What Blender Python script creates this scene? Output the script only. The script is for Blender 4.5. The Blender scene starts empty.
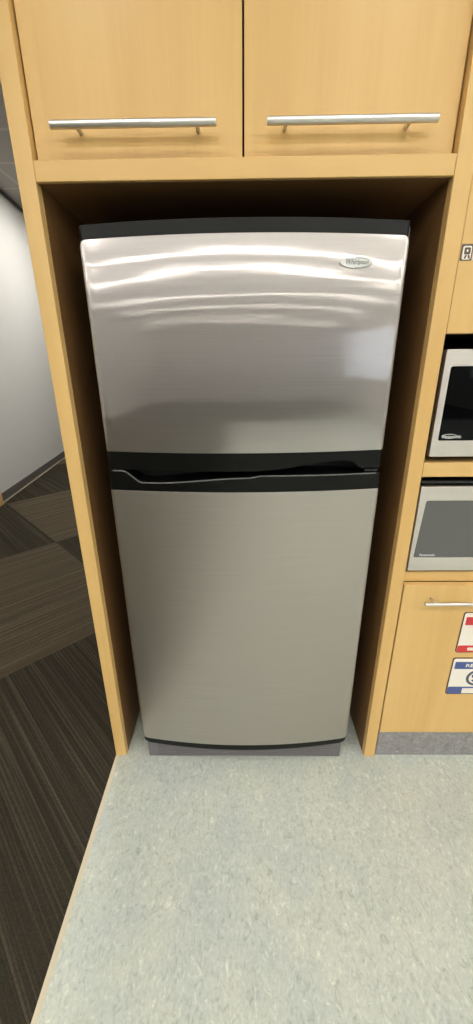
import bpy, bmesh, math, random
from mathutils import Vector, Matrix
random.seed(7)
S = bpy.context.scene
COL = S.collection
PI = math.pi

# ---------------------------------------------------------------- camera
cd = bpy.data.cameras.new('camera'); cam = bpy.data.objects.new('camera', cd); COL.objects.link(cam)
CAM_LOC = (-0.0073, -1.0522, 1.4152)
yaw, pit, rol = -0.0143, 0.3695, -0.0097
fwd = Vector((math.sin(yaw)*math.cos(pit), math.cos(yaw)*math.cos(pit), -math.sin(pit)))
rt = Vector((math.cos(yaw), -math.sin(yaw), 0)); up = rt.cross(fwd)
r2 = rt*math.cos(rol) + up*math.sin(rol); u2 = -rt*math.sin(rol) + up*math.cos(rol)
M = Matrix((r2, u2, -fwd)).transposed().to_4x4(); M.translation = Vector(CAM_LOC)
cam.matrix_world = M
cd.sensor_fit = 'VERTICAL'; cd.sensor_height = 36; cd.lens = 36*387.3/1024
cd.clip_start = 0.02; cd.clip_end = 100
S.camera = cam

# ---------------------------------------------------------------- world, exposure
w = bpy.data.worlds.new('world'); S.world = w; w.use_nodes = True
w.node_tree.nodes['Background'].inputs[0].default_value = (1.0, 0.97, 0.92, 1)
w.node_tree.nodes['Background'].inputs[1].default_value = 0.05
S.view_settings.view_transform = 'Standard'; S.view_settings.look = 'None'
S.view_settings.gamma = 1; S.view_settings.use_curve_mapping = False
S.view_settings.exposure = 1.3
LIGHT = 9.0          # radiance of the ceiling troffers
CEIL = 3.3           # office ceiling
KZ = 2.7             # lower kitchen ceiling
ROWS = ((-.6, .06), (-1.8, .17), (-3.2, .17), (-4.4, .13), (-5.5, .13), (-7.8, .13), (-10.2, .13), (-12.8, .13))

# ---------------------------------------------------------------- materials
def lin(c):
    return tuple((x/255/12.92 if x/255 <= .04045 else ((x/255+.055)/1.055)**2.4) for x in c) + (1,)
def mat(name, col, rough=.5, metal=0, spec=.5, coat=0):
    m = bpy.data.materials.new(name); m.use_nodes = True
    b = m.node_tree.nodes['Principled BSDF']
    b.inputs['Base Color'].default_value = lin(col); b.inputs['Roughness'].default_value = rough
    b.inputs['Metallic'].default_value = metal; b.inputs['Specular IOR Level'].default_value = spec
    b.inputs['Coat Weight'].default_value = coat
    return m
def N(m, t, **k):
    n = m.node_tree.nodes.new(t)
    for a, v in k.items(): setattr(n, a, v)
    return n
def L(m, a, b): m.node_tree.links.new(a, b)
def bsdf(m): return m.node_tree.nodes['Principled BSDF']
def mapped(m, scale, rot=(0,0,0), loc=(0,0,0)):
    tc = N(m, 'ShaderNodeTexCoord'); mp = N(m, 'ShaderNodeMapping')
    mp.inputs['Scale'].default_value = scale; mp.inputs['Rotation'].default_value = rot; mp.inputs['Location'].default_value = loc
    L(m, tc.outputs['Object'], mp.inputs['Vector']); return mp.outputs['Vector']
def noise(m, vec, scale, detail=3, rough=.5, dist=0):
    n = N(m, 'ShaderNodeTexNoise'); n.inputs['Scale'].default_value = scale; n.inputs['Detail'].default_value = detail
    n.inputs['Roughness'].default_value = rough; n.inputs['Distortion'].default_value = dist
    L(m, vec, n.inputs['Vector']); return n.outputs['Fac']
def ramp(m, fac, stops):
    r = N(m, 'ShaderNodeValToRGB'); e = r.color_ramp.elements
    e[0].position, e[0].color = stops[0][0], lin(stops[0][1]); e[1].position, e[1].color = stops[-1][0], lin(stops[-1][1])
    for p, c in stops[1:-1]:
        k = e.new(p); k.color = lin(c)
    L(m, fac, r.inputs['Fac']); return r.outputs['Color']
def mix(m, fac, a, b, mode='MIX'):
    x = N(m, 'ShaderNodeMix', data_type='RGBA', blend_type=mode)
    if isinstance(fac, (int, float)): x.inputs[0].default_value = fac
    else: L(m, fac, x.inputs[0])
    for s, v in ((x.inputs[6], a), (x.inputs[7], b)):
        if isinstance(v, tuple): s.default_value = v
        else: L(m, v, s)
    return x.outputs[2]
def bump(m, h, strength, dist=.001):
    b = N(m, 'ShaderNodeBump'); b.inputs['Strength'].default_value = strength; b.inputs['Distance'].default_value = dist
    L(m, h, b.inputs['Height']); L(m, b.outputs['Normal'], bsdf(m).inputs['Normal'])

WA, WB, WC = (206,167,103), (213,176,112), (218,183,120)
def wood(name, horizontal=False):
    m = mat(name, WB, .38, spec=.4)
    sc = (.8, 16, 16) if horizontal else (16, 16, .8)
    v = mapped(m, sc)
    n1 = noise(m, v, 1.0, 4, .55, .6)
    v2 = mapped(m, tuple(s*4 for s in sc)); n2 = noise(m, v2, 1.3, 2)
    c1 = ramp(m, n1, [(.25, WA), (.5, WB), (.8, WC)])
    c2 = ramp(m, n2, [(.3, (232,224,210)), (.7, (255,255,255))])
    L(m, mix(m, .13, c1, c2, 'MULTIPLY'), bsdf(m).inputs['Base Color'])
    bump(m, n2, .04)
    return m
m_wood = wood('maple_veneer_vertical'); m_woodh = wood('maple_veneer_horizontal', True)
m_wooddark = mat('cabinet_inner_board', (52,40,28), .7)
m_nicheshade = mat('brown_niche_shade', (118,84,46), .6)  # darker brown standing in for the deep shade inside the fridge niche

def steel(name, base, rough, aniso, wave, tangent=(1,0,0), wscale=1.0, sharp_r=.09, sharp_w=.42):
    m = mat(name, base, rough, 1)
    b = bsdf(m); b.inputs['Anisotropic'].default_value = aniso
    t = N(m, 'ShaderNodeCombineXYZ')
    for i in range(3): t.inputs[i].default_value = tangent[i]
    L(m, t.outputs[0], b.inputs['Tangent'])
    # fine horizontal brushing in the colour
    g = noise(m, mapped(m, (3, 3, 420)), 1.0, 2)
    c = ramp(m, g, [(.3, tuple(int(x*.97) for x in base)), (.7, base)])
    L(m, c, b.inputs['Base Color'])
    b2 = N(m, 'ShaderNodeBsdfPrincipled'); b2.inputs['Metallic'].default_value = 1; b2.inputs['Roughness'].default_value = sharp_r
    b2.inputs['Anisotropic'].default_value = 1.0; L(m, t.outputs[0], b2.inputs['Tangent']); L(m, c, b2.inputs['Base Color'])
    mx = N(m, 'ShaderNodeMixShader'); mx.inputs[0].default_value = sharp_w
    L(m, b.outputs[0], mx.inputs[1]); L(m, b2.outputs[0], mx.inputs[2])
    L(m, mx.outputs[0], m.node_tree.nodes['Material Output'].inputs['Surface'])
    if wave:
        h = noise(m, mapped(m, (1.2*wscale, 1, 17*wscale)), 1.0, 2, .35, .3)
        bump(m, h, 1.0, wave)
        L(m, b.inputs['Normal'].links[0].from_socket, b2.inputs['Normal'])
    return m
m_steel = steel('brushed_stainless_door', (200,195,192), .36, .9, .00042)
m_steel_low = steel('brushed_stainless_lower_door', (196,190,184), .42, .6, .0003, sharp_r=.3, sharp_w=.3)
m_steel_mw = steel('brushed_stainless_trim', (226,220,213), .5, .3, 0, sharp_r=.3, sharp_w=.15)
m_chrome = mat('satin_nickel', (215,213,208), .4, 1)
m_badge = mat('badge_silver', (190,192,190), .3, 1)
m_badgetext = mat('badge_lettering', (104,112,106), .5)
m_black = mat('black_moulded_plastic', (9,10,9), .3, spec=.22)
m_blackgap = mat('black_rubber_gasket', (8,8,8), .6)
m_body = mat('fridge_side_dark_grey', (26,26,27), .6)
m_hinge = mat('hinge_grey', (96,98,104), .45)
m_glass = mat('black_microwave_glass', (4,5,6), .03, spec=.2)
m_greyglass = mat('grey_dotted_microwave_window', (92,92,90), .35)
m_mwlogo = mat('logo_print_grey', (190,190,188), .5)
m_white = mat('magnet_white', (232,226,214), .5)
m_red = mat('magnet_red', (206,52,56), .5)
m_blue = mat('magnet_blue', (70,86,142), .5)
m_navy = mat('magnet_navy', (72,78,100), .5)
m_kick = mat('grey_marbled_kick', (140,138,138), .5)
L(m_kick, ramp(m_kick, noise(m_kick, mapped(m_kick, (1,1,1)), 50, 4, .6, 1.4), [(.3, (118,115,116)), (.55, (142,140,140)), (.75, (168,166,162))]), bsdf(m_kick).inputs['Base Color'])
m_lipglint = mat('grey_lip_highlight', (84,84,83), .25)  # lighter grey imitating a highlight on the black trim
m_basestrip = mat('dark_grey_base_strip', (104,101,104), .55)
m_edge = mat('magnet_dark_edge', (92,70,46), .6)
m_signdark = mat('sticker_dark', (92,78,66), .6)
m_wall = mat('painted_wall_white', (214,212,206), .7)
m_wallgrey = mat('painted_wall_grey', (190,188,186), .8)
m_base = mat('grey_rubber_baseboard', (98,92,86), .6)
m_strip = mat('beige_edge_strip', (196,186,160), .5)
m_emit = bpy.data.materials.new('troffer_diffuser'); m_emit.use_nodes = True
nb = bsdf(m_emit); nb.inputs['Base Color'].default_value = (.8,.8,.8,1)
nb.inputs['Emission Color'].default_value = (1, .975, .93, 1); nb.inputs['Emission Strength'].default_value = LIGHT

m_addedlamp = m_emit.copy(); m_addedlamp.name = 'added_lamp_glow'; bsdf(m_addedlamp).inputs['Emission Strength'].default_value = 60  # glow of the added round lamps
m_sky = bpy.data.materials.new('window_daylight'); m_sky.use_nodes = True
nb = bsdf(m_sky); nb.inputs['Roughness'].default_value = .1; nb.inputs['Emission Color'].default_value = (.72, .84, 1, 1); nb.inputs['Emission Strength'].default_value = .42

# linoleum: pale grey-green marbled
m_lino = mat('marbled_linoleum', (190,192,182), .42, spec=.4)
v = mapped(m_lino, (1,1,1))
v_ = mapped(m_lino, (1.25,.8,1)); a = noise(m_lino, v_, 52, 4, .62, 1.4); b_ = noise(m_lino, v_, 120, 3, .6, 1.0); c_ = noise(m_lino, v, 5, 3)
c1 = ramp(m_lino, a, [(.28, (164,169,161)), (.44, (188,194,186)), (.60, (195,201,193)), (.72, (222,226,211))])
c2 = ramp(m_lino, b_, [(.3, (232,231,228)), (.6, (255,255,255))])
c3 = ramp(m_lino, c_, [(.35, (236,238,240)), (.65, (255,253,246))])
L(m_lino, mix(m_lino, .8, mix(m_lino, .7, c1, c2, 'MULTIPLY'), c3, 'MULTIPLY'), bsdf(m_lino).inputs['Base Color'])

# carpet tiles laid on the diagonal, stripe direction quarter-turned from tile to tile
m_carpet = mat('striped_carpet_tiles', (60,54,44), .95, spec=.1)
T = 1.37
vec = mapped(m_carpet, (1,1,1), (0,0,PI/4))      # x' = (x-y)/sqrt2 , y' = (x+y)/sqrt2
sep = N(m_carpet, 'ShaderNodeSeparateXYZ'); L(m_carpet, vec, sep.inputs[0])
def math_(m, op, a, b=None):
    n = N(m, 'ShaderNodeMath', operation=op)
    for i, x in enumerate((a, b)):
        if x is None: continue
        if isinstance(x, (int, float)): n.inputs[i].default_value = x
        else: L(m, x, n.inputs[i])
    return n.outputs[0]
ux = math_(m_carpet, 'DIVIDE', math_(m_carpet, 'ADD', sep.outputs[0], 1.11+T*10), T)
vy = math_(m_carpet, 'DIVIDE', math_(m_carpet, 'ADD', sep.outputs[1], -.23+T*10), T)
par = math_(m_carpet, 'MODULO', math_(m_carpet, 'ADD', math_(m_carpet, 'FLOOR', ux), math_(m_carpet, 'FLOOR', vy)), 2)
def stripes(sx, sy):
    v1 = mapped(m_carpet, (1,1,1), (0,0,PI/4)); mp = N(m_carpet, 'ShaderNodeMapping'); mp.inputs['Scale'].default_value = (sx, sy, 1)
    L(m_carpet, v1, mp.inputs['Vector'])
    n1 = noise(m_carpet, mp.outputs[0], 1, 2, .6)
    fine = N(m_carpet, 'ShaderNodeMapping'); fine.inputs['Scale'].default_value = (sx*.25, sy*.25, 1); L(m_carpet, v1, fine.inputs['Vector'])
    n2 = noise(m_carpet, fine.outputs[0], 1, 1, .5)
    return math_(m_carpet, 'ADD', math_(m_carpet, 'MULTIPLY', n1, .65), math_(m_carpet, 'MULTIPLY', n2, .35))
sa = ramp(m_carpet, stripes(150, .8), [(.38, (72,64,51)), (.52, (84,75,60)), (.66, (114,104,84))])
sb = ramp(m_carpet, stripes(.8, 150), [(.38, (48,44,35)), (.52, (57,52,42)), (.70, (90,83,68))])
cc = mix(m_carpet, par, sa, sb)
fz = noise(m_carpet, mapped(m_carpet, (1,1,1)), 220, 2)
cz = ramp(m_carpet, fz, [(.3, (190,190,190)), (.7, (255,255,255))])
L(m_carpet, mix(m_carpet, .7, cc, cz, 'MULTIPLY'), bsdf(m_carpet).inputs['Base Color'])
bump(m_carpet, fz, .5, .003)

# suspended ceiling tiles with thin pale grid
m_ceil = mat('ceiling_tiles', (150,146,140), .9)
br = N(m_ceil, 'ShaderNodeTexBrick'); br.offset = 0; br.inputs['Scale'].default_value = 1
br.inputs['Brick Width'].default_value = 1.2; br.inputs['Row Height'].default_value = .6; br.inputs['Mortar Size'].default_value = .02
br.inputs['Color1'].default_value = br.inputs['Color2'].default_value = lin((186,180,173)); br.inputs['Mortar'].default_value = lin((205,200,190))
L(m_ceil, mapped(m_ceil, (1,1,1), (0,0,0), (.1,.38,0)), br.inputs['Vector']); L(m_ceil, br.outputs['Color'], bsdf(m_ceil).inputs['Base Color'])

# ---------------------------------------------------------------- mesh helpers
def sharp(bm, ang=35):
    for f in bm.faces: f.smooth = True
    for e in bm.edges:
        if len(e.link_faces) == 2 and e.calc_face_angle(0) > math.radians(ang): e.smooth = False
def obj(name, bm, m, parent=None, bevel=0, loc=(0,0,0), seg=2, smooth=True):
    bmesh.ops.recalc_face_normals(bm, faces=bm.faces)
    if smooth: sharp(bm)
    me = bpy.data.meshes.new(name); bm.to_mesh(me); bm.free()
    for x in (m if isinstance(m, (list, tuple)) else [m]): me.materials.append(x)
    o = bpy.data.objects.new(name, me); COL.objects.link(o); o.location = loc
    if parent: o.parent = parent; o.location = Vector(loc) - world(parent)
    if bevel:
        b = o.modifiers.new('bevel', 'BEVEL'); b.width = bevel; b.segments = seg; b.limit_method = 'ANGLE'; b.angle_limit = math.radians(40)
        b.harden_normals = False
    return o
def world(o):
    v = Vector((0,0,0))
    while o: v += o.location; o = o.parent
    return v
def box(bm, x0, x1, y0, y1, z0, z1):
    vs = [bm.verts.new((x, y, z)) for z in (z0, z1) for y in (y0, y1) for x in (x0, x1)]
    for f in ((0,1,3,2),(4,6,7,5),(0,4,5,1),(2,3,7,6),(0,2,6,4),(1,5,7,3)): bm.faces.new([vs[i] for i in f])
def cyl(bm, p0, p1, r, n=20, r1=None):
    p0, p1 = Vector(p0), Vector(p1); d = p1-p0
    Mx = Matrix.Translation((p0+p1)/2) @ d.to_track_quat('Z', 'Y').to_matrix().to_4x4()
    bmesh.ops.create_cone(bm, cap_ends=True, segments=n, radius1=r, radius2=r if r1 is None else r1, depth=d.length, matrix=Mx)
def B(*boxes):
    bm = bmesh.new()
    for b in boxes: box(bm, *b)
    return bm
def prism_xz(bm, pts, y0, y1):
    a = [bm.verts.new((x, y0, z)) for x, z in pts]; b = [bm.verts.new((x, y1, z)) for x, z in pts]
    bm.faces.new(a); bm.faces.new(b[::-1])
    for i in range(len(a)):
        j = (i+1) % len(a); bm.faces.new((a[i], b[i], b[j], a[j]))
def rrect(x0, x1, z0, z1, r, n=6):
    P = []
    for cx, cz, a0 in ((x1-r, z1-r, 0), (x0+r, z1-r, 90), (x0+r, z0+r, 180), (x1-r, z0+r, 270)):
        for k in range(n+1):
            a = math.radians(a0 + 90*k/n); P.append((cx+r*math.cos(a), cz+r*math.sin(a)))
    return P
def ring_xz(bm, outer, inner, y0, y1):      # same point count
    n = len(outer)
    oa = [bm.verts.new((x, y0, z)) for x, z in outer]; ia = [bm.verts.new((x, y0, z)) for x, z in inner]
    ob = [bm.verts.new((x, y1, z)) for x, z in outer]; ib = [bm.verts.new((x, y1, z)) for x, z in inner]
    for i in range(n):
        j = (i+1) % n
        bm.faces.new((oa[i], oa[j], ia[j], ia[i])); bm.faces.new((ob[i], ib[i], ib[j], ob[j]))
        bm.faces.new((oa[i], ob[i], ob[j], oa[j])); bm.faces.new((ia[i], ia[j], ib[j], ib[i]))
def ellipse(cx, cz, a, b, n=40): return [(cx+a*math.cos(2*PI*k/n), cz+b*math.sin(2*PI*k/n)) for k in range(n)]
def text_bm(s, size, cx, y, cz, depth=.0006, shear=0, width=None, bold=.0):
    cu = bpy.data.curves.new('t', 'FONT'); cu.body = s; cu.size = size; cu.extrude = depth/2; cu.align_x = 'CENTER'; cu.align_y = 'CENTER'
    cu.shear = shear; cu.offset = bold
    o = bpy.data.objects.new('t', cu); COL.objects.link(o)
    dg = bpy.context.evaluated_depsgraph_get(); me = bpy.data.meshes.new_from_object(o.evaluated_get(dg))
    bm = bmesh.new(); bm.from_mesh(me)
    xs = [v.co.x for v in bm.verts]
    k = width/(max(xs)-min(xs)) if width and xs else 1
    for v in bm.verts: v.co = Vector((cx + v.co.x*k, y + v.co.z*-1, cz + v.co.y))
    bpy.data.objects.remove(o); bpy.data.curves.remove(cu); bpy.data.meshes.remove(me)
    return bm
def tag(o, label, cat=None, group=None):
    o['label'] = label
    if cat: o['category'] = cat
    if group: o['group'] = group
    return o
def thing(name, loc, label, cat, group=None):
    o = bpy.data.objects.new(name, None); o.empty_display_size = .05; COL.objects.link(o); o.location = loc
    return tag(o, label, cat, group)
def struct(name, bm, m, bevel=0, label=None):
    o = obj(name, bm, m, None, bevel); o['kind'] = 'structure'
    return o

# ---------------------------------------------------------------- the room
XL, XR, YF, YB = -7.0, 7.0, 8.0, -14.0          # right wall, far wall ahead, wall behind the camera
XL0 = -0.4955                         # edge of the linoleum
LY = -9.0
struct('floor', B((XL0+.012, XR, LY, .74, -.05, 0)), m_lino)
bm = bmesh.new(); box(bm, XL, XL0-.002, YB, YF, -.05, -.002); box(bm, XL0-.002, XR, YB, LY, -.05, -.002)
struct('floor', bm, m_carpet)
struct('trim_1', B((XL0-.002, XL0+.012, LY, 0.0, -.05, .0015)), m_strip)
struct('ceiling', B((XL, XR, YB, YF, CEIL, CEIL+.1)), m_ceil)
# left wall, a touch off square: through (-2.614,2.843) and (-2.862,5.043)
d = Vector((-2.862+2.614, 5.043-2.843, 0)); d.normalize(); nrm = Vector((-d.y, d.x, 0))
def wall_pt(t, off=0): return Vector((-2.614, 2.843, 0)) + d*t + nrm*off
def slab(t0, t1, o0, o1, z0, z1):
    bm = bmesh.new(); vs = []
    for z in (z0, z1):
        for t, o in ((t0,o0),(t1,o0),(t1,o1),(t0,o1)):
            p = wall_pt(t, o); vs.append(bm.verts.new((p.x, p.y, z)))
    for f in ((0,1,2,3),(7,6,5,4),(0,4,5,1),(1,5,6,2),(2,6,7,3),(3,7,4,0)): bm.faces.new([vs[i] for i in f])
    return bm
struct('wall_left', slab(-1.8, 5.2, 0, .12, 0, CEIL), m_wall)
struct('baseboard_left', slab(0.03, 5.2, -.010, .0, 0, .105), m_base, .002)
struct('trim_2', slab(-.5, 5.2, -.016, -.010, 0, .012), m_strip)
struct('trim_3', slab(-.6, .03, -.03, 0, 0, .13), m_wood, .003)
struct('wall_side', B((XL-.1, XL, YB, 1.0, 0, CEIL)), m_wall)
struct('wall_return', B((XL, -2.45, 1.0, 1.1, 0, KZ)), m_wall)
struct('wall_back', B((XL, XR, YF, YF+.1, 0, CEIL)), m_wall)
struct('wall_front', B((XL, XR, YB-.1, YB, 0, CEIL)), m_wallgrey)
struct('wall_right', B((XR, XR+.1, YB, YF, 0, CEIL)), m_wall)
struct('wall_kitchen', B((-.4955, XR, .74, .86, 0, KZ)), m_wall)
struct('wall_soffit', B((-.4955, XR, .03, .74, 2.56, KZ)), m_wall)

# lower kitchen ceiling over the linoleum

struct('ceiling', B((XL, XR, YB, 1.2, KZ, CEIL)), m_ceil)

struct('ceiling_shadow_line', slab(-1.0, 5.2, -.02, 0, CEIL-.03, CEIL-.001), m_base)  # dark strip painting the shadow line where wall meets ceiling

# ceiling troffers
def troffer(x, y, wx, wy, label, group=None, z=CEIL):
    t = thing('ceiling_light', (x, y, z), label, 'ceiling light', group)
    bm = bmesh.new(); e = .01
    for (a0, a1, b0, b1) in ((x-wx/2, x+wx/2, y-wy/2, y-wy/2+e), (x-wx/2, x+wx/2, y+wy/2-e, y+wy/2), (x-wx/2, x-wx/2+e, y-wy/2+e, y+wy/2-e), (x+wx/2-e, x+wx/2, y-wy/2+e, y+wy/2-e)):
        box(bm, a0, a1, b0, b1, z-.02, z)
    obj('frame', bm, m_white, t)
    obj('diffuser', B((x-wx/2+e, x+wx/2-e, y-wy/2+e, y+wy/2-e, z-.012, z-.002)), m_emit, t)
    return t
for y, wy in ROWS:
    for x in ((.9,) if y > -1 else (-5.1, -1.7, 1.7, 5.1)):
        troffer(x, y, 3.3, wy, 'long recessed light in the lower ceiling, one of the rows parallel to the cabinets', 'recessed lights of the lower ceiling', KZ)
for x, y in ((-1.75, 4.6), (-1.0, 2.8)):
    troffer(x, y, .6, 1.2, 'recessed ceiling light washing the white wall beyond the cabinets', 'recessed lights near the white wall')

for x in (-.5, .5):  # added lamps out of view, put in to sharpen the cast shadows
    t = thing('added_lamp', (x, -.72, KZ), 'small round lamp added out of view for crisp shadows on the cabinet doors', 'ceiling light', 'round lamps added for shadows in front of the cabinets')
    bm = bmesh.new(); n = 32
    ring = lambda r, z: [bm.verts.new((x+r*math.cos(2*PI*k/n), -.72+r*math.sin(2*PI*k/n), z)) for k in range(n)]
    A, B2, C2, D2 = ring(.065, KZ), ring(.065, KZ-.006), ring(.048, KZ-.006), ring(.048, KZ)
    for p, q in ((A, B2), (B2, C2), (C2, D2)):
        for k in range(n): bm.faces.new((p[k], p[(k+1)%n], q[(k+1)%n], q[k]))
    obj('added_lamp_ring', bm, m_white, t)
    bm = bmesh.new(); cyl(bm, (x, -.72, KZ-.0005), (x, -.72, KZ-.004), .046, 32); obj('added_lamp_disc', bm, m_addedlamp, t)

# daylight window in the far right wall
obj_w = struct('window_1', B((XR-.06, XR, -11.5, -6.0, .85, 2.35)), m_white)
bm = bmesh.new()
for k in range(3): box(bm, XR-.075, XR-.0605, -11.42+1.83*k, -9.68+1.83*k, .93, 2.27)
o = obj('pane', bm, m_sky, obj_w)

# ---------------------------------------------------------------- tall end panels either side of the fridge
HW, PT = .457, .0399
def end_panel(x0, x1, lx0, lx1, label):
    t = thing('cabinet_end_panel', ((x0+x1)/2, .37, 0), label, 'panel')
    obj('board', B((x0, x1, 0, .735, 0, 2.55)), m_wood, t, .0015)
    obj('inner_shade', B((lx0, lx1, .024, .735, .0005, 1.7875)), m_nicheshade, t)  # thin dark sheet, niche shade put into its colour
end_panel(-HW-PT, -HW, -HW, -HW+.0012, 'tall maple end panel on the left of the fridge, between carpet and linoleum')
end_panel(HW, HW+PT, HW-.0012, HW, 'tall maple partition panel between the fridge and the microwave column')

def bar_handle(x0, x1, yb, yd, z, posts, r=.0076):
    bm = bmesh.new(); cyl(bm, (x0, yb, z), (x1, yb, z), r, 24)
    for p in posts: cyl(bm, (p, yb+r*.5, z), (p, yd-.0003, z), r*.62, 16)
    return bm

# ---------------------------------------------------------------- upper cabinet above the fridge
t = thing('wall_cabinet', (0, .03, 1.788), 'maple double-door cabinet above the fridge with two long bar handles', 'cabinet')
bm = B((-HW+.0005, HW-.0005, 0, .735, 1.788, 1.827))
obj('bottom_rail', bm, m_woodh, t, .0018)
bm = B((-HW+.0005, -HW+.018, .042, .73, 1.8275, 2.55), (HW-.018, HW-.0005, .042, .73, 1.8275, 2.55), (-HW+.0185, HW-.0185, .042, .73, 2.53, 2.55), (-HW+.0185, HW-.0185, .715, .73, 1.8275, 2.5295))
obj('carcass', bm, m_wooddark, t)
obj('underside_shade', B((-HW+.002, HW-.002, .008, .735, 1.7868, 1.788)), m_nicheshade, t)  # same shade colour under the cabinet, darkening the niche top
DY = .02
for x0, x1, hx0, hx1, px in ((-.4535, -.002, -.402, -.0565, (-.350, -.097)), (.002, .4535, .0485, .4, (.0885, .346))):
    dr = obj('door', B((x0, x1, DY, DY+.02, 1.8295, 2.545)), m_wood, t, .0012)
    obj('handle', bar_handle(hx0, hx1, DY-.035, DY, 1.8785, px), m_chrome, dr, .0008)

# ---------------------------------------------------------------- refrigerator
FW = .383
def yb(x): return -.039*(1-(x/FW)**2) + .001
def plan(wd, off, yback, rc=.015, n=48):
    """plan outline of the bowed front from left side to right side"""
    P = []
    ye = yb(wd-rc)+off
    P.append((-wd, yback)); 
    for k in range(7):
        a = PI - (PI/2)*k/6
        P.append((-wd+rc + rc*math.cos(a), ye+rc*.75 - rc*.75*math.sin(a)))
    for k in range(1, n):
        x = -(wd-rc) + 2*(wd-rc)*k/n; P.append((x, yb(x)+off))
    for k in range(7):
        a = PI/2 - (PI/2)*k/6
        P.append((wd-rc + rc*math.cos(a), ye+rc*.75 - rc*.75*math.sin(a)))
    P.append((wd, yback))
    return P
def bowed(bm, wd, off, yback, zb, zt, rc=.015, n=48, nz=1):
    P = plan(wd, off, yback, rc, n)
    rows = []
    for k in range(nz+1):
        rows.append([bm.verts.new((x, y, zb(x)+(zt(x)-zb(x))*k/nz)) for x, y in P])
    for k in range(nz):
        for i in range(len(P)-1): bm.faces.new((rows[k][i], rows[k][i+1], rows[k+1][i+1], rows[k+1][i]))
    # back and caps: strips joined through a back row
    bb = [bm.verts.new((x, yback, zb(x))) for x, y in P[1:-1]]; bt = [bm.verts.new((x, yback, zt(x))) for x, y in P[1:-1]]
    fb = rows[0]; ft = rows[-1]
    bbr = [fb[0]] + bb + [fb[-1]]; btr = [ft[0]] + bt + [ft[-1]]
    for i in range(len(P)-1):
        for f, b in ((fb, bbr), (ft, btr)):
            vs = [f[i], f[i+1], b[i+1], b[i]]
            u = []
            for q in vs:
                if q not in u: u.append(q)
            if len(u) > 2: bm.faces.new(u)
        bm.faces.new((bbr[i], bbr[i+1], btr[i+1], btr[i]))
def const(v): return lambda x: v
def corner(zv, wd, r, sgn, mid=0):      # rounded outline corner towards the sides; sgn=+1 top edge, -1 bottom
    def f(x):
        ax = abs(x); base = zv + mid*(1-(x/wd)**2)
        if ax > wd-r:
            q = min(1, (ax-(wd-r))/r); return base - sgn*r*(1-math.sqrt(max(0, 1-q*q)))
        return base
    return f
def lerp_pts(pts):
    def f(x):
        if x <= pts[0][0]: return pts[0][1]
        for (x0, z0), (x1, z1) in zip(pts, pts[1:]):
            if x <= x1:
                q = (x-x0)/(x1-x0); return z0 + (z1-z0)*(q*q*(3-2*q) if abs(z1-z0) > .012 else q)
        return pts[-1][1]
    return f

fr = thing('refrigerator', (0, .3, 0), 'stainless top-freezer refrigerator with black trim in the maple cabinet niche', 'refrigerator')
obj('body', B((-.372, .372, .075, .715, .03, 1.695)), m_body, fr, .006)
bm = bmesh.new()
for sx in (-.3, .3):
    for y in (.15, .65): cyl(bm, (sx, y, 0.0005), (sx, y, .03), .02, 16)
feet = []
bm.free()
for sx in (-.3, .3):
    for y in (.15, .65):
        bm = bmesh.new(); cyl(bm, (sx, y, 0.0005), (sx, y, .0298), .02, 16); obj('foot', bm, m_blackgap, fr)
bm = B((-.366, .362, -.003, .0745, .004, .074))
for k in range(5): box(bm, -.33, .33, -.0045, -.003, .012+.012*k, .017+.012*k)
obj('base_strip', bm, m_basestrip, fr, .003)  # ribbed grey strip between the floor and the fridge door
obj('door_gasket', B((-.366, .366, .058, .0748, .09, 1.125), (-.366, .366, .058, .0748, 1.135, 1.688)), m_blackgap, fr)
# freezer door
fd = bmesh.new(); bowed(fd, .381, .0, .057, corner(1.189, .381, .004, -1), corner(1.680, .381, .018, 1), n=64, nz=8)
fd = obj('freezer_door', fd, m_steel, fr, .0012)
bm = bmesh.new(); bowed(bm, .3785, .0022, .0565, const(1.655), corner(1.709, .3785, .004, 1), n=64); obj('top_trim', bm, m_black, fd, .002)
frz_bot = lerp_pts([(-.30, 1.139), (.045, 1.1385), (.0481, 1.1385), (.0482, 1.141), (.259, 1.163), (.285, 1.161), (.33, 1.139), (.4, 1.138)])
bm = bmesh.new(); bowed(bm, .3805, .0012, .0565, frz_bot, const(1.1895), n=150); obj('handle_trim', bm, m_black, fd, .0015)
bm = bmesh.new()
prism_xz(bm, ellipse(.2555, 1.6235, .038, .0115), yb(.2555)-.0035, yb(.2555)+.004)
for vtx in bm.verts: vtx.co.y += yb(vtx.co.x)-yb(.2555)
badge = obj('badge', bm, m_badge, fd, .001)
bm = text_bm('Whirlpool', .014, .257, yb(.2555)-.0042, 1.6245, .001, .25, .054)
for vtx in bm.verts: vtx.co.y += yb(vtx.co.x)-yb(.2555)
ring_xz(bm, ellipse(.2555, 1.6235, .0365, .0100), ellipse(.2555, 1.6235, .0355, .0092), yb(.2555)-.0038, yb(.2555)-.003)
bt = obj('badge_lettering', bm, m_badgetext, fd, smooth=False)
# hinge cover
obj('hinge_cover', B((.30, .370, .08, .14, 1.6955, 1.7075)), m_black, fr, .003)
obj('hinge', B((.3775, .3815, .012, .05, 1.660, 1.700)), m_hinge, fr, .001)
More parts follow.
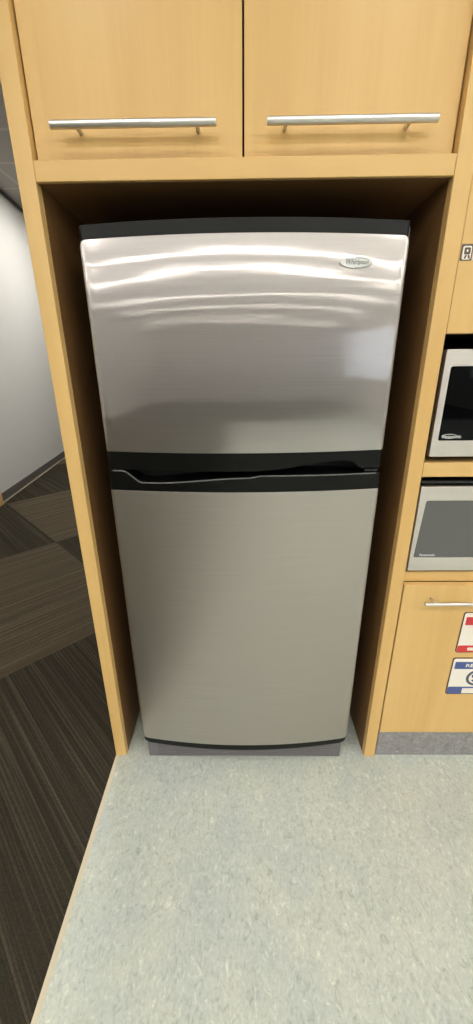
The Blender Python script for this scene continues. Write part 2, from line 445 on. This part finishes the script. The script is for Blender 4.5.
# fridge door
ld = bmesh.new(); bowed(ld, .3835, .0, .057, corner(.098, .3835, .022, -1, .008), corner(1.0775, .3835, .003, 1, .002), n=64, nz=8)
ld = obj('fridge_door', ld, m_steel_low, fr, .0012)
low_top = lerp_pts([(-.345, 1.1355), (-.34, 1.1355), (-.283, 1.1035), (-.27, 1.1035), (.016, 1.121), (.048, 1.1265), (.4, 1.1235)])
bm = bmesh.new(); bowed(bm, .3825, .0008, .0565, const(1.077), low_top, n=150); obj('handle_trim', bm, m_black, ld, .0016)
bm = bmesh.new(); bowed(bm, .3815, .0006, .0565, corner(.076, .3815, .026, -1, .005), const(.14), n=64); obj('bottom_trim', bm, m_black, ld, .0015)
def tube(pts, r, n=8):
    bm = bmesh.new(); rings = []
    for i, p in enumerate(pts):
        p = Vector(p); dd = (Vector(pts[min(i+1, len(pts)-1)]) - Vector(pts[max(i-1, 0)])).normalized()
        u = dd.cross(Vector((0,0,1))).normalized(); v = dd.cross(u)
        rings.append([bm.verts.new(p + u*r*math.cos(2*PI*k/n) + v*r*math.sin(2*PI*k/n)) for k in range(n)])
    for a, b in zip(rings, rings[1:]):
        for k in range(n): bm.faces.new((a[k], a[(k+1)%n], b[(k+1)%n], b[k]))
    bm.faces.new(rings[0][::-1]); bm.faces.new(rings[-1])
    return bm
glint_pts = []
for k in range(161):
    x = -.368+.736*k/160; glint_pts.append((x, yb(x)+.0022, low_top(x)-.0012))
obj('lip_highlight', tube(glint_pts, .0022), m_lipglint, ld)  # thin grey tube painted as the bright glint along the trim edge
obj('centre_hinge', B((.335, .372, -.0, .05, 1.1275, 1.1345)), m_blackgap, fr, .001)

# ---------------------------------------------------------------- microwave column
CX0, CX1 = .4975, 1.262
col = thing('tall_cabinet', (.88, .37, 0), 'maple tall cabinet column right of the fridge holding two microwaves', 'cabinet')
bm = B((CX0, CX0+.004, .022, .735, .10, 2.55), (CX1-.018, CX1, 0, .735, .0, 2.55), (CX0+.0045, CX1-.0185, .72, .735, .1, 2.55),
       (CX0+.0045, CX1-.0185, .025, .7195, 1.475, 1.493), (CX0+.0045, CX1-.0185, .025, .7195, .13, .148), (CX0+.0045, CX1-.0185, .025, .7195, 2.53, 2.55))
obj('carcass', bm, m_wooddark, col)
obj('shelf', B((CX0+.0002, CX1-.0185, .0, .7195, 1.110, 1.150)), m_woodh, col, .0015)
obj('rail', B((CX0+.0045, CX1-.0185, .0195, .7195, .762, .797)), m_woodh, col, .001)
ud = obj('door', B((CX0-.0002, CX1-.001, .0, .0215, 1.4755, 2.545)), m_wood, col, .0012)
obj('toe_kick', B((CX0+.0045, CX1-.0185, .007, .02, 0.001, .1255)), m_kick, col)  # marbled board nearly flush with the drawer, greyer than the floor
dw = obj('drawer_front', B((CX0+.0035, CX1-.001, -.001, .0185, .129, .7605)), m_wood, col, .0012)
obj('handle', bar_handle(.556, 1.2, -.036, -.001, .7135, (.590, 1.166), .0055), m_chrome, dw, .0008)

def curved(gx0, gx1, gz0, gz1, d=0):
    P = rrect(gx0, gx1, gz0, gz1, .006)
    h = gz1-gz0
    return [(x + (.010*((z-gz0)/h)**2 if x < (gx0+gx1)/2 else 0), z) for x, z in P]
def microwave(x0, x1, z0, z1, y0, gx0, gx1, gz0, gz1, gm, label, logo_x, logo_w, logo_z, sz, lens):
    t = thing('microwave', ((x0+x1)/2, .25, z0), label, 'microwave', 'built-in microwaves in the maple column' if 0 else None)
    obj('body', B((x0+.02, x1-.02, y0+.02, .50, z0+.012, z1-.012)), m_black, t, .003)
    bm = bmesh.new()
    ring_xz(bm, rrect(x0, x1, z0, z1, .004), (rrect(gx0, gx1, gz0, gz1, .006) if lens else curved(gx0, gx1, gz0, gz1)), y0, y0+.0195)
    tf = obj('trim_frame', bm, m_steel_mw, t, .0012)
    bm = bmesh.new(); prism_xz(bm, (rrect(gx0+.0004, gx1-.17, gz0+.0004, gz1-.0004, .0058) if lens else curved(gx0+.0004, gx1-.17, gz0+.0004, gz1-.0004)), y0+.003, y0+.019)
    if not lens: obj('vent_bar', B((x0, x1, y0+.006, y0+.02, z1+.008, z1+.0145)), m_body, t, .001)
    win = obj('door_window', bm, gm, t, .0008)
    bm = bmesh.new(); prism_xz(bm, rrect(gx1-.168, gx1-.0004, gz0+.0004, gz1-.0004, .0058), y0+.003, y0+.019)
    kp = obj('control_panel', bm, m_glass, t, .0008)
    bm = bmesh.new()
    for i in range(3):
        for j in range(4): prism_xz(bm, rrect(gx1-.150+.045*i, gx1-.115+.045*i, gz0+.02+.028*j, gz0+.038+.028*j, .004), y0+.0015, y0+.0032)
    obj('buttons', bm, m_body, kp)
    bm = text_bm('Panasonic', sz, logo_x, y0+.0022, logo_z, .001, 0, logo_w, .0003)
    if lens: ring_xz(bm, ellipse(logo_x-.006, logo_z+.001, logo_w*.42, .0065), ellipse(logo_x-.006, logo_z+.001, logo_w*.38, .0045), y0+.0022, y0+.003)
    obj('logo', bm, m_mwlogo, win, smooth=False)
    return t
microwave(.5085, 1.235, 1.167, 1.440, .002, .5255, 1.21, 1.2105, 1.400, m_glass, 'stainless-framed microwave with black glass door on the upper shelf of the column', .5615, .050, 1.2215, .0125, True)
microwave(.5025, 1.240, .811, 1.081, .001, .5135, 1.22, .855, 1.0385, m_greyglass, 'stainless-framed microwave with grey window below the shelf, above the drawer', .555, .047, .8635, .011, False)
for o in [o for o in bpy.data.objects if o.name.startswith('microwave')]: pass

# ---------------------------------------------------------------- magnets on the drawer, stickers on the upper door
def magnet(name, x0, z0, z1, col_m, hdr, foot, label, text, icon):
    w_ = (z1-z0)*1.35; x1 = x0+w_; y = -.0015
    t = thing(name, ((x0+x1)/2, y, z0), label, 'magnet')
    bm = bmesh.new(); prism_xz(bm, rrect(x0, x1, z0, z1, .008), -.0035, -.0012)
    obj('backing', bm, m_edge, t)
    bm = bmesh.new(); prism_xz(bm, rrect(x0+.003, x1-.003, z0+.003, z1-.003, .007), -.0042, -.0034); obj('face', bm, m_white, t)
    bm = bmesh.new(); prism_xz(bm, rrect(x0+.010, x1-.010, hdr[0], hdr[1], .002), -.0048, -.0041); obj('header_band', bm, col_m, t)
    bm = bmesh.new(); prism_xz(bm, rrect(x0+.0035, x1-.0035, z0+.0035, foot, .006), -.0048, -.0041); obj('footer_band', bm, col_m, t)
    return t, x1
t, x1 = magnet('sign_magnet', .706, .500, .661, m_red, (.612, .643), .530, 'red and white magnetic sign on the drawer front, just under the handle', '', 0)
bm = text_bm('LANDFILL', .026, (.732+x1-.02)/2+.002, -.0053, .6275, .001, 0, x1-.762, .0006); obj('lettering', bm, m_white, t, smooth=False)
bm = bmesh.new(); prism_xz(bm, rrect(.742, x1-.02, .510, .522, .004), -.0053, -.0047); obj('footer_line', bm, m_white, t)
t, x1 = magnet('sign_magnet', .706, .318, .477, m_blue, (.431, .461), .352, 'blue and white magnetic recycling sign low on the drawer front', '', 0)
bm = text_bm('RECYCLE', .019, .750+.055, -.0053, .4455, .001, 0, .106, .0002); obj('lettering', bm, m_white, t, smooth=False)
bm = bmesh.new(); cx, cz = .800, .392
ring_xz(bm, ellipse(cx, cz, .036, .034), ellipse(cx, cz, .027, .0255), -.0050, -.0041)
for k in range(3):          # three chasing arrows
    a0 = math.radians(90+120*k)
    def P(r_, a): return (cx+r_*math.cos(a), cz+r_*math.sin(a))
    pts = [P(.020, a0+.1), P(.020, a0+.5), P(.020, a0+.95), P(.024, a0+.95), P(.0155, a0+1.55), P(.008, a0+.95), P(.012, a0+.95), P(.012, a0+.5), P(.012, a0+.1)]
    prism_xz(bm, pts, -.0050, -.0041)
obj('recycling_symbol', bm, m_navy, t, smooth=False)
bm = bmesh.new(); prism_xz(bm, rrect(.760, x1-.015, .3235, .346, .002), -.0053, -.0047); obj('footer_panel', bm, m_white, t)

def sticker(x0, x1_, z0, z1, label, glyph):
    t = thing('sticker', ((x0+x1_)/2, -.0005, z0), label, 'sticker')
    bm = bmesh.new(); prism_xz(bm, rrect(x0, x1_, z0, z1, .003), -.0010, -.0001); obj('border', bm, m_signdark if glyph else m_white, t)
    if glyph:
        bm = bmesh.new(); prism_xz(bm, rrect(x0+.004, x1_-.003, z0+.002, z1-.004, .004), -.0015, -.0009); obj('face', bm, m_white, t)
        bm = bmesh.new(); xc = (x0+x1_)/2
        ring_xz(bm, rrect(xc-.006, xc+.008, z0+.012, z1-.007, .003), rrect(xc-.001, xc+.003, z0+.017, z1-.011, .0015), -.002, -.0014)
        prism_xz(bm, [(xc-.005, z0+.004), (xc-.001, z0+.004), (xc+.001, z0+.011), (xc-.003, z0+.011)], -.002, -.0014)
        prism_xz(bm, [(xc+.005, z0+.004), (xc+.009, z0+.004), (xc+.007, z0+.011), (xc+.003, z0+.011)], -.002, -.0014)
        obj('pictogram', bm, m_signdark, t, smooth=False)
    else:
        bm = bmesh.new()
        for k in range(3): prism_xz(bm, rrect(x0+.006, x1_-.006, z0+.007+.008*k, z0+.0095+.008*k, .001), -.0015, -.0009)
        obj('printed_lines', bm, m_signdark, t)
sticker(.4990, .526, 1.629, 1.662, 'small dark-bordered pictogram sticker on the cabinet door above the microwave', True)
sticker(.5275, .57, 1.629, 1.662, 'small white sticker right beside the dark-bordered one on the cabinet door', False)
